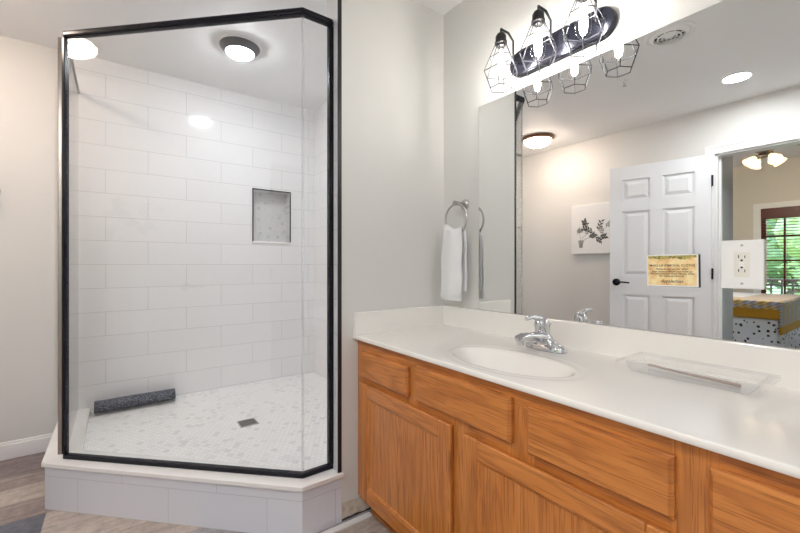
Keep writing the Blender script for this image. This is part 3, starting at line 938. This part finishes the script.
for i_ in range(nx):
    for j_ in range(ny):
        f = bm.faces.new((g_[i_][j_], g_[i_ + 1][j_], g_[i_ + 1][j_ + 1], g_[i_][j_ + 1]))
        cxm = (X_[i_] + X_[i_ + 1]) / 2; cym = (Y_[j_] + Y_[j_ + 1]) / 2
        f.material_index = 0
# rolled front edge, skirt and ends
prev = [g_[0][j_] for j_ in range(ny + 1)]
for dx_, dz_ in ((-.0032, -.0008), (-.004, -.002), (-.004, -.015), (-.003, -.016), (.02, -.016)):
    cur = [bm.verts.new((CF + .004 + dx_, y, CT + dz_)) for y in Y_]
    for j_ in range(ny): bm.faces.new((prev[j_], prev[j_ + 1], cur[j_ + 1], cur[j_]))
    prev = cur
box(bm, CF, A - .02, CY0 - .001, CY0, CTB, CT); box(bm, CF, A - .02, CY1 - .021, CY1 - .0, CTB, CT - .0002)
obj('slab', bm, M['counter'], top, smooth=True, auto=50)
bm = B(); box(bm, A - .02, A, CY0, CY1, CTB, .907); obj('backsplash', bm, M['counter'], top, bevel=.003)
bm = B(); box(bm, CF + .002, A - .02, CY1 - .02, CY1, CT - .002, .907); obj('sidesplash', bm, M['counter'], top, bevel=.003)
bm = B(); lathe(bm, [(.022, 0), (.022, .003), (.016, .004), (0, .002)], (bcx + .02, bcy, CT - .1285), 24); obj('basin_drain', bm, M['chrome'], top, smooth=True, auto=30)

# faucet
fx0, fy0 = 1.262, .833
fc = thing('basin_faucet', 'chrome single lever faucet behind the oval basin', 'faucet', (1.262, .825, CT))
def rounded_plate(bm, cx_, cy_, hx_, hy_, r, z0, z1, n=6):
    pts = []
    for sx, sy, a0 in ((1, 1, 0), (-1, 1, PI / 2), (-1, -1, PI), (1, -1, 1.5 * PI)):
        for k in range(n + 1):
            a = a0 + k * PI / 2 / n
            pts.append((cx_ + sx * (hx_ - r) + r * math.cos(a), cy_ + sy * (hy_ - r) + r * math.sin(a)))
    return prism(bm, pts, z0, z1)
def loft(bm, secs, n=24):
    """secs: (cx, cy, z, hx, hy, tiltx) superellipse rings"""
    rings = []
    for cx_, cy_, z, hx_, hy_, tl in secs:
        rg = []
        for k in range(n):
            a = 2 * PI * k / n; c_, s_2 = math.cos(a), math.sin(a)
            e = .75
            px = hx_ * math.copysign(abs(c_) ** e, c_); py = hy_ * math.copysign(abs(s_2) ** e, s_2)
            rg.append(bm.verts.new((cx_ + px, cy_ + py, z + px * tl)))
        rings.append(rg)
    for a, b in zip(rings, rings[1:]):
        for k in range(n): bm.faces.new((a[k], a[(k + 1) % n], b[(k + 1) % n], b[k]))
    bm.faces.new(rings[0][::-1]); bm.faces.new(rings[-1])
bm = B(); loft(bm, [(fx0, fy0, CT, .030, .080, 0), (fx0, fy0, CT + .012, .030, .080, 0), (fx0, fy0, CT + .020, .026, .074, 0), (fx0, fy0, CT + .030, .022, .045, 0), (fx0 - .006, fy0 + .004, CT + .048, .023, .028, 0), (fx0 - .012, fy0 + .006, CT + .064, .022, .025, 0)])
obj('base', bm, M['chrome'], fc, smooth=True, auto=60)
bm = B()
def spout():
    ringN = 14; path_ = [(1.275, .040, .024, .018), (1.23, .050, .023, .018), (1.19, .058, .021, .016), (1.15, .062, .019, .014), (1.12, .062, .018, .014), (1.105, .059, .016, .013)]
    rings = []
    for x, z, hw, hh in path_:
        rings.append([bm.verts.new((x, fy0 + hw * math.cos(2 * PI * k / ringN), CT + z + hh * math.sin(2 * PI * k / ringN))) for k in range(ringN)])
    for a, b in zip(rings, rings[1:]):
        for k in range(ringN): bm.faces.new((a[k], a[(k + 1) % ringN], b[(k + 1) % ringN], b[k]))
    bm.faces.new(rings[0]); bm.faces.new(rings[-1][::-1])
    tube(bm, [(1.116, fy0, CT + .062), (1.116, fy0, CT + .036)], .0125, 18)
spout(); obj('spout', bm, M['chrome'], fc, smooth=True, auto=50)
hx_ = fx0 - .012; hy_ = fy0 + .006
bm = B(); loft(bm, [(hx_, hy_, CT + .064, .022, .024, 0), (hx_ - .001, hy_, CT + .078, .023, .024, .1), (hx_ - .003, hy_ + .001, CT + .096, .024, .023, .25), (hx_ - .006, hy_ + .001, CT + .110, .021, .020, .35), (hx_ - .009, hy_ + .001, CT + .118, .012, .012, .3)])
tube(bm, [(hx_ + .004, hy_, CT + .106), (hx_ - .03, hy_, CT + .120), (hx_ - .060, hy_ + .002, CT + .125), (hx_ - .088, hy_ + .003, CT + .121)], [.012, .009, .007, .008], 12)
obj('lever', bm, M['chrome'], fc, smooth=True, auto=50)
bm = B(); tube(bm, [(fx0 + .024, fy0, CT + .03), (fx0 + .024, fy0, CT + .088)], .0025, 8); lathe(bm, [(.0, 0), (.007, .004), (.007, .010), (0, .014)], (fx0 + .024, fy0, CT + .086), 14); obj('lift_rod', bm, M['chrome'], fc, smooth=True)

# clear tray on the counter
tr = thing('clear_tray', 'clear ribbed plastic tray on the countertop near the outlet', 'tray', (1.25, .38, CT))
def ringrect(bm, x0, x1, y0, y1, z, r, n=4):
    pts = []
    for cx_, cy_, a0 in ((x1 - r, y1 - r, 0), (x0 + r, y1 - r, PI / 2), (x0 + r, y0 + r, PI), (x1 - r, y0 + r, 1.5 * PI)):
        for k in range(n + 1):
            a = a0 + k * PI / 2 / n; pts.append(bm.verts.new((cx_ + r * math.cos(a), cy_ + r * math.sin(a), z)))
    return pts
def strips(bm, rings, capfirst=False, caplast=False):
    for a, b in zip(rings, rings[1:]):
        n = len(a)
        for k in range(n): bm.faces.new((a[k], a[(k + 1) % n], b[(k + 1) % n], b[k]))
    if capfirst: bm.faces.new(rings[0][::-1])
    if caplast: bm.faces.new(rings[-1])
def ribrect(bm, x0, x1, y0, y1, z, amp, n=44):
    pts = []
    for k in range(n + 1): pts.append((x1 + (amp if k % 2 else -amp), y0 + (y1 - y0) * k / n))
    for k in range(1, 12): pts.append((x1 + (x0 - x1) * k / 12, y1 + (amp if k % 2 else -amp)))
    for k in range(n + 1): pts.append((x0 + (amp if k % 2 else -amp), y1 + (y0 - y1) * k / n))
    for k in range(1, 12): pts.append((x0 + (x1 - x0) * k / 12, y0 + (amp if k % 2 else -amp)))
    return [bm.verts.new((x, y, z)) for x, y in pts]
ty0, ty1, tx0, tx1 = .222, .548, 1.175, 1.335
bm = B()
strips(bm, [ribrect(bm, tx0 + .030, tx1 - .022, ty0 + .035, ty1 - .035, CT + .003, .0008),
            ribrect(bm, tx0 + .024, tx1 - .016, ty0 + .026, ty1 - .026, CT + .016, .0016),
            ribrect(bm, tx0 + .020, tx1 - .012, ty0 + .020, ty1 - .020, CT + .034, .0012),
            ribrect(bm, tx0 + .002, tx1 - .002, ty0 + .002, ty1 - .002, CT + .036, 0),
            ribrect(bm, tx0, tx1, ty0, ty1, CT + .026, 0)], capfirst=True)
obj('tray_body', bm, M['plastic'], tr)
bm = B(); tube(bm, [(1.292, .505, CT + .010), (1.275, .39, CT + .0085), (1.262, .285, CT + .008)], [.0030, .0036, .0045], 8)
o = obj('wooden_stick', bm, M['stick'], smooth=True); tag(o, 'thin brown stick lying in the clear tray', 'stick')

# mirror
bm = B(); vs, fs = box(bm, A - .0055, A - .0005, -.25, 1.266, .908, 1.864)
for f in fs: f.material_index = 1
for f in bm.faces:
    c = f.calc_center_median()
    if abs(c.x - (A - .0055)) < 1e-5: f.material_index = 0
o = obj('wall_mirror', bm, [M['mirror'], M['greymetal']]); tag(o, 'large frameless mirror on the wall above the backsplash', 'mirror')

# outlet
out_ = thing('wall_outlet', 'white jumbo outlet plate set on the mirror', 'outlet', (A - .0055, .308, 1.12))
oy, oz = .3065, 1.120
bm = B(); box(bm, A - .0155, A - .0056, oy - .045, oy + .045, oz - .0665, oz + .0665); obj('cover_plate', bm, M['white_plastic'], out_, bevel=.003)
bm = B(); box(bm, A - .0175, A - .0145, oy - .0165, oy + .0165, oz - .0335, oz + .0335); rc = obj('receptacle', bm, M['cream_plastic'], out_, bevel=.001)
bm = B()
for zc in (oz + .019, oz - .019):
    box(bm, A - .0179, A - .0174, oy + .0055, oy + .0075, zc - .002, zc + .0065); box(bm, A - .0179, A - .0174, oy - .0075, oy - .0055, zc - .002, zc + .005)
    lathe(bm, [(.0028, 0), (0, 0.0001)], (A - .0179, oy, zc - .008 if zc > oz else zc + .011), 12, 'X')
obj('slots', bm, M['slot'], rc)
bm = B(); box(bm, A - .0185, A - .0174, oy - .006, oy + .006, oz + .001, oz + .006); box(bm, A - .0185, A - .0174, oy - .006, oy + .006, oz - .006, oz - .001); obj('test_button', bm, M['white_plastic'], rc)
for zc in (oz + .052, oz - .052):
    bm = B(); lathe(bm, [(.0032, 0), (.0032, -.001), (0, -.0014)], (A - .0155, oy, zc), 12, 'X'); obj('screw', bm, M['nickel'], out_)

# sign on the mirror
sx_ = A - .012
sg = thing('printed_sign', 'parchment coloured printed notice card fixed to the mirror', 'sign', (sx_, .473, 1.10))
SMX = Matrix.Translation((sx_, .473, 1.1015)) @ Matrix.Rotation(math.radians(-.6), 4, 'X')
SB = Matrix(((0, 0, -1, 0), (-1, 0, 0, 0), (0, 1, 0, 0), (0, 0, 0, 1)))     # x -> -Y, y -> Z, z -> -X
SM = SMX @ SB
bm = B(); box(bm, -.068, .068, -.0490, .0490, -.0012, 0); obj('card', bm, M['paper'], sg, mtx=SM)
bm = B(); box(bm, -.066, .070, -.0500, .0470, -.004, -.0013); o = obj('card_back', bm, M['cardback'], sg, mtx=SM); o['label'] = 'dark backing'
bm = B(); box(bm, -.0650, .0640, -.0455, .0455, 0, .0003); pr_ = obj('print', bm, M['parchment'], sg, mtx=SM)
def text(s, size, x, y, z, mat, parent, mtx, name='lettering', shear=0.0, width=None):
    cu = bpy.data.curves.new(name, 'FONT'); cu.body = s; cu.size = size; cu.align_x = 'CENTER'; cu.align_y = 'CENTER'; cu.shear = shear
    cu.offset = size * .012
    ob = bpy.data.objects.new(name + '_src', cu); COL.objects.link(ob)
    bpy.context.view_layer.update()
    me = bpy.data.meshes.new_from_object(ob.evaluated_get(bpy.context.evaluated_depsgraph_get()))
    bpy.data.objects.remove(ob); bpy.data.curves.remove(cu)
    bm = B(); bm.from_mesh(me); bpy.data.meshes.remove(me)
    if width:
        w_ = max(v.co.x for v in bm.verts) - min(v.co.x for v in bm.verts)
        bmesh.ops.scale(bm, vec=(width / w_, 1, 1), verts=bm.verts)
    bmesh.ops.translate(bm, verts=bm.verts, vec=(x, y, z))
    off = base_of(parent)
    bmesh.ops.transform(bm, matrix=mtx, verts=bm.verts); bmesh.ops.translate(bm, verts=bm.verts, vec=-off)
    m2 = bpy.data.meshes.new(name); bm.to_mesh(m2); bm.free(); m2.materials.append(mat)
    o = bpy.data.objects.new(name, m2); COL.objects.link(o); o.parent = parent
    return o
for s, size, y, w_, sh in (('MAKE-UP REMOVAL CLOTHS', .0095, .0150, .120, 0), ('Please do not use our white', .0078, .0045, .084, 0),
                       ('wash cloths to remove your make-up.', .0078, -.0035, .108, 0), ('We have provided these makeup cloths', .0078, -.0100, .118, 0),
                       ('for make-up removal.', .0078, -.0170, .066, 0), ('Appalachian', .0130, -.0330, .060, .35)):
    text(s, size, 0, y, .0006, M['ink'], pr_, SM, shear=sh, width=w_)

# towel ring and towel
ry, rz, rx = 1.360, 1.338, 1.322
tg = thing('towel_ring', 'brushed nickel towel ring on the wall beside the mirror', 'towel ring', (A, ry, rz + .075))
bm = B(); lathe(bm, [(.026, 0), (.026, -.006), (.021, -.011), (.010, -.014), (.010, -.058), (.013, -.062), (.013, -.074), (0, -.076)], (A, ry, rz + .078), 28, 'X'); obj('mount', bm, M['nickel'], tg, smooth=True, auto=40)
bm = B(); tube(bm, [(rx, ry + .073 * math.cos(2 * PI * k / 48), rz + .073 * math.sin(2 * PI * k / 48)) for k in range(48)], .0052, 12, closed=True); obj('ring', bm, M['nickel'], tg, smooth=True)
def towel():
    bm = B()
    zt = rz - .062
    # profile in x-z: front layer down from the fold over the ring, back layer behind; swept along y
    prof = []
    def P(x, z): prof.append((x, z))
    zb = .944
    n = 26
    for k in range(n): P(rx - .020 - .012 * math.sin(min(1, k / 8) * PI / 2) + .001 * math.sin(k), zb + (zt - zb) * 1.0 * k / (n - 1) if True else 0)
    prof[:] = [(rx - .024 + .009 * (k / (n - 1)) ** 3, zb + (zt - zb) * k / (n - 1)) for k in range(n)]
    prof += [(rx - .012, zt + .008), (rx, zt + .012), (rx + .012, zt + .008)]
    prof += [(rx + .013 + .000 * (k / (n - 1)), zt - (zt - .990) * k / (n - 1)) for k in range(n)]
    m = 30
    grid = []
    for j in range(m + 1):
        s = j / m
        row = []
        for i_, (x, z) in enumerate(prof):
            f = max(0, min(1, (zt + .012 - z) / .10))
            half = .054 + .016 * f ** .7
            yc = 1.372
            back = i_ > n + 1
            y = yc + half * (2 * s - 1) - (.006 if back else 0)
            fold = .007 * math.sin(s * 2 * PI * 1.5 + (1.5 if back else 0)) * (1.2 - .8 * f)
            edge = .008 * (abs(2 * s - 1) ** 4)
            row.append(bm.verts.new((x + (fold if not back else fold * .5) + (edge if not back else -edge), y + .002 * math.sin(z * 40), z + (.073 - math.sqrt(max(1e-5, .073 ** 2 - min(.06, abs(y - ry)) ** 2))) * (1 - f) + .002)))
        grid.append(row)
    for j in range(m):
        for i_ in range(len(prof) - 1):
            bm.faces.new((grid[j][i_], grid[j + 1][i_], grid[j + 1][i_ + 1], grid[j][i_ + 1]))
    return bm
o = obj('hand_towel', towel(), M['towel'], smooth=True)
s_ = o.modifiers.new('solid', 'SOLIDIFY'); s_.thickness = .011; s_.offset = 0
o.modifiers.new('sub', 'SUBSURF').render_levels = 1
tag(o, 'folded white hand towel hanging from the towel ring', 'towel')
bm = B()
for z in (.962, .969, .976): box(bm, rx - .0315, rx - .028, 1.306, 1.438, z, z + .003)
hb = obj('hem_band', bm, M['towel'], o)

# vanity light
vl = thing('vanity_light', 'dark vanity light bar with three wire cages above the mirror', 'wall light', (A, .85, 1.96))
def capsule(bm, y0, y1, zc, r, x0, x1, n=16, e=0.0):
    rr = r - e
    pts = [(y1 - r + rr * math.cos(a), zc + rr * math.sin(a)) for a in [-PI / 2 + PI * k / n for k in range(n + 1)]] + \
          [(y0 + r + rr * math.cos(a), zc + rr * math.sin(a)) for a in [PI / 2 + PI * k / n for k in range(n + 1)]]
    return [bm.verts.new((x0, y, z)) for y, z in pts]
bm = B()
rs = [capsule(bm, .636, 1.074, 1.965, .055, x, 0, e=e) for x, e in ((A, 0), (A - .018, 0), (A - .024, .003), (A - .026, .008))]
strips(bm, rs, True, True)
obj('back_plate', bm, M['darkplate'], vl, smooth=True, auto=40)
XC = A - .129
for yc in (1.033, .860, .688):
    bm = B(); tube(bm, [(A - .024, yc, 1.965), (A - .048, yc, 1.965), (A - .050, yc, 1.975), (A - .050, yc, 2.052), (A - .082, yc, 2.075), (XC, yc, 2.075), (XC, yc, 2.056)], .0048, 8)
    arm = obj('arm', bm, M['blackdull'], vl, smooth=True, auto=50)
    bm = B(); lathe(bm, [(.008, 2.060), (.016, 2.054), (.0215, 2.044), (.0215, 2.024), (.0245, 2.022), (.0245, 2.014), (.019, 2.012), (.016, 2.004), (0, 2.003)], (XC, yc, 0), 24)
    sk = obj('socket', bm, M['blackdull'], vl, smooth=True, auto=40)
    bm = B(); lathe(bm, [(.012, 2.004), (.013, 1.990), (.021, 1.966), (.027, 1.935), (.0275, 1.912), (.023, 1.888), (.012, 1.876), (0, 1.873)], (XC, yc, 0), 24, cap=False)
    bb = obj('bulb', bm, M['bulb_glass'], sk, smooth=True)
    bm = B(); lathe(bm, [(0, 1.995), (.008, 1.985), (.012, 1.955), (.014, 1.92), (.011, 1.895), (0, 1.886)], (XC, yc, 0), 14, cap=False)
    fl = obj('filament', bm, M['bulb'], sk, smooth=True)
    bm = B()
    ph = PI / 6
    lv = [(.022, 2.014), (.046, 1.958), (.070, 1.902), (.045, 1.835)]
    rg = [[Vector((XC + r * math.cos(ph + k * PI / 3), yc + r * math.sin(ph + k * PI / 3), z)) for k in range(6)] for r, z in lv]
    for ring in rg:
        for k in range(6): tube(bm, [ring[k], ring[(k + 1) % 6]], .0018, 6)
    for a, b in zip(rg, rg[1:]):
        for k in range(6): tube(bm, [a[k], b[k]], .0018, 6)
    obj('cage', bm, M['gun'], vl, smooth=True, auto=50)

# ================================================================== CEILING AND OPPOSITE WALL
fl_ = thing('flush_ceiling_light', 'bronze rimmed glass dome ceiling light, seen in the mirror', 'ceiling light', (-.75, 2.41, CEIL))
c = (-.75, 2.41, CEIL)
bm = B(); lathe(bm, [(.155, 0), (.165, -.006), (.165, -.014), (.150, -.026), (.135, -.032), (.132, -.028)], c, 48, cap=False); obj('rim', bm, M['bronze'], fl_, smooth=True, auto=40)
bm = B(); lathe(bm, [(.136, -.026), (.130, -.045), (.112, -.066), (.080, -.084), (.040, -.094), (0, -.097)], c, 48, cap=False); obj('dome', bm, M['lamp_flush'], fl_, smooth=True)
bm = B(); lathe(bm, [(0, -.094), (.010, -.097), (.008, -.104), (.005, -.108), (0, -.114)], c, 16, cap=False); obj('finial', bm, M['bronze'], fl_, smooth=True)
def recessed(x, y, label):
    r = thing('recessed_light', label, 'ceiling light', (x, y, CEIL))
    bm = B(); lathe(bm, [(.092, 0), (.092, -.003), (.080, -.006), (.074, -.003), (.074, -.001)], (x, y, CEIL), 40, cap=False); obj('trim_ring', bm, M['trim'], r, smooth=True, auto=40)
    bm = B(); lathe(bm, [(.0745, -.0025), (0, -.004)], (x, y, CEIL), 40, cap=False); obj('lens', bm, M['lamp_recess'], r)
recessed(-.747, .813, 'small round recessed ceiling light in front of the doorway')
recessed(-.80, -.75, 'round recessed fill light added out of view behind the camera')  # this and the next two are unseen, added to brighten the room evenly
recessed(-.90, -1.20, 'round recessed fill light added out of view nearest the wall behind the camera')
recessed(-.55, -.05, 'round recessed fill light added out of view above the camera')
vt = thing('ceiling_vent', 'round white ceiling vent with ringed louvres', 'vent', (.222, .886, CEIL))
c = (.222, .886, CEIL)
bm = B(); lathe(bm, [(.125, 0), (.124, -.006), (.112, -.012), (.098, -.006), (.088, -.012), (.080, -.020), (.074, -.020), (.074, -.002)], c, 48, cap=False); obj('vent_frame', bm, M['trim'], vt, smooth=True, auto=40)
bm = B(); lathe(bm, [(.075, -.001), (0, -.0012)], c, 32, cap=False); obj('duct_opening', bm, M['slot'], vt)
bm = B()
for r0, r1 in ((.060, .055), (.040, .036), (.022, .0)): lathe(bm, [(r0, -.018), (r1, -.026), (max(r1 - .002, 0), -.024), (r0 - .003, -.014)], c, 40, cap=False)
for k in range(8):
    a = k * PI / 4
    tube(bm, [(c[0] + .01 * math.cos(a), c[1] + .01 * math.sin(a), CEIL - .016), (c[0] + .078 * math.cos(a), c[1] + .078 * math.sin(a), CEIL - .014)], .003, 6)
obj('louvres', bm, M['trim'], vt, smooth=True, auto=40)
sp = thing('fire_sprinkler', 'small sprinkler head on the ceiling, seen in the mirror', 'sprinkler', (-.142, 1.29, CEIL))
c = (-.142, 1.29, CEIL)
bm = B(); lathe(bm, [(.032, 0), (.030, -.005), (.012, -.007), (.010, -.02), (0, -.02)], c, 24, cap=False); obj('escutcheon', bm, M['trim'], sp, smooth=True, auto=40)
bm = B(); tube(bm, [(c[0] - .010, c[1], c[2] - .018), (c[0] - .010, c[1], c[2] - .038), (c[0], c[1], c[2] - .044)], .002, 6); tube(bm, [(c[0] + .010, c[1], c[2] - .018), (c[0] + .010, c[1], c[2] - .038), (c[0], c[1], c[2] - .044)], .002, 6)
lathe(bm, [(.014, -.045), (.014, -.047), (0, -.047)], c, 16); obj('deflector', bm, M['nickel'], sp)

# canvas picture on the opposite wall
pc = thing('canvas_picture', 'white canvas painted with grey leaves, hung beside the door', 'picture', (OPP, 2.05, 1.49))
py0, py1, pz0, pz1 = 1.79, 2.315, 1.232, 1.748
bm = B(); box(bm, OPP, OPP + .038, py0, py1, pz0, pz1); obj('canvas', bm, M['canvas'], pc, bevel=.004)
XF = OPP + .0392
def leafp(bm, cy_, cz_, a, L_, Wd):
    pts = [(0, 0), (.25, .5), (.55, .5), (1, 0), (.55, -.5), (.25, -.5)]
    vs = []
    for u, v in pts:
        y = u * L_; z = v * Wd
        vs.append((cy_ + y * math.cos(a) - z * math.sin(a), cz_ + y * math.sin(a) + z * math.cos(a)))
    lo = [bm.verts.new((XF - .0008, y, z)) for y, z in vs]; hi = [bm.verts.new((XF, y, z)) for y, z in vs]
    bm.faces.new(hi); bm.faces.new(lo[::-1])
    for k in range(6): bm.faces.new((lo[k], lo[(k + 1) % 6], hi[(k + 1) % 6], hi[k]))
bd, bp, bs = B(), B(), B()
sprigs = [(2.185, 1.47, .14, 2.0, 0), (2.13, 1.44, .12, 1.2, 1), (2.08, 1.46, .13, .5, 0), (2.02, 1.48, .15, 1.9, 0), (1.97, 1.44, .11, 1.0, 1), (2.11, 1.40, .10, 2.6, 0), (2.05, 1.39, .10, 3.6, 0), (1.94, 1.50, .10, 2.4, 1), (2.16, 1.53, .09, 1.3, 0), (2.00, 1.40, .09, 3.0, 0), (2.24, 1.45, .08, 2.2, 1)]
for y, z, L_, a, k in sprigs:
    tgt = bd if k == 0 else bp
    for j in range(6):
        f = j / 5
        by_, bz_ = y + math.cos(a) * L_ * f * .55, z + math.sin(a) * L_ * f * .55
        leafp(tgt, by_, bz_, a + (.8 if j % 2 else -.8), .042, .016)
    tube(bs, [(XF - .0005, y - math.cos(a) * .02, z - math.sin(a) * .02), (XF - .0005, y + math.cos(a) * L_ * .6, z + math.sin(a) * L_ * .6)], .001, 5)
for pts in ([(2.205, 1.30), (2.19, 1.40), (2.12, 1.46)], [(2.205, 1.30), (2.17, 1.38), (2.04, 1.44)], [(2.21, 1.30), (2.215, 1.42), (2.24, 1.50)]):
    tube(bs, [(XF - .0006, y, z) for y, z in pts], .0012, 5)
prism_pts = [(2.225, 1.295), (2.190, 1.295), (2.178, 1.375), (2.236, 1.375)]
lo = [bp.verts.new((XF - .0008, y, z)) for y, z in prism_pts]; hi = [bp.verts.new((XF - .0002, y, z)) for y, z in prism_pts]
bp.faces.new(hi)
for k in range(4): bp.faces.new((lo[k], lo[(k + 1) % 4], hi[(k + 1) % 4], hi[k]))
obj('painted_leaves', bd, M['leafgrey'], pc); obj('painted_leaves', bp, M['leafgrey2'], pc); obj('painted_stems', bs, M['leafgrey'], pc)

# floor mat by the vanity
bm = B(); rounded_plate(bm, .69, 1.11, .205, .270, .10, 0.0, .014)
o = obj('floor_mat', bm, M['rug'], bevel=.005); tag(o, 'dark maroon floor mat in front of the vanity', 'rug')
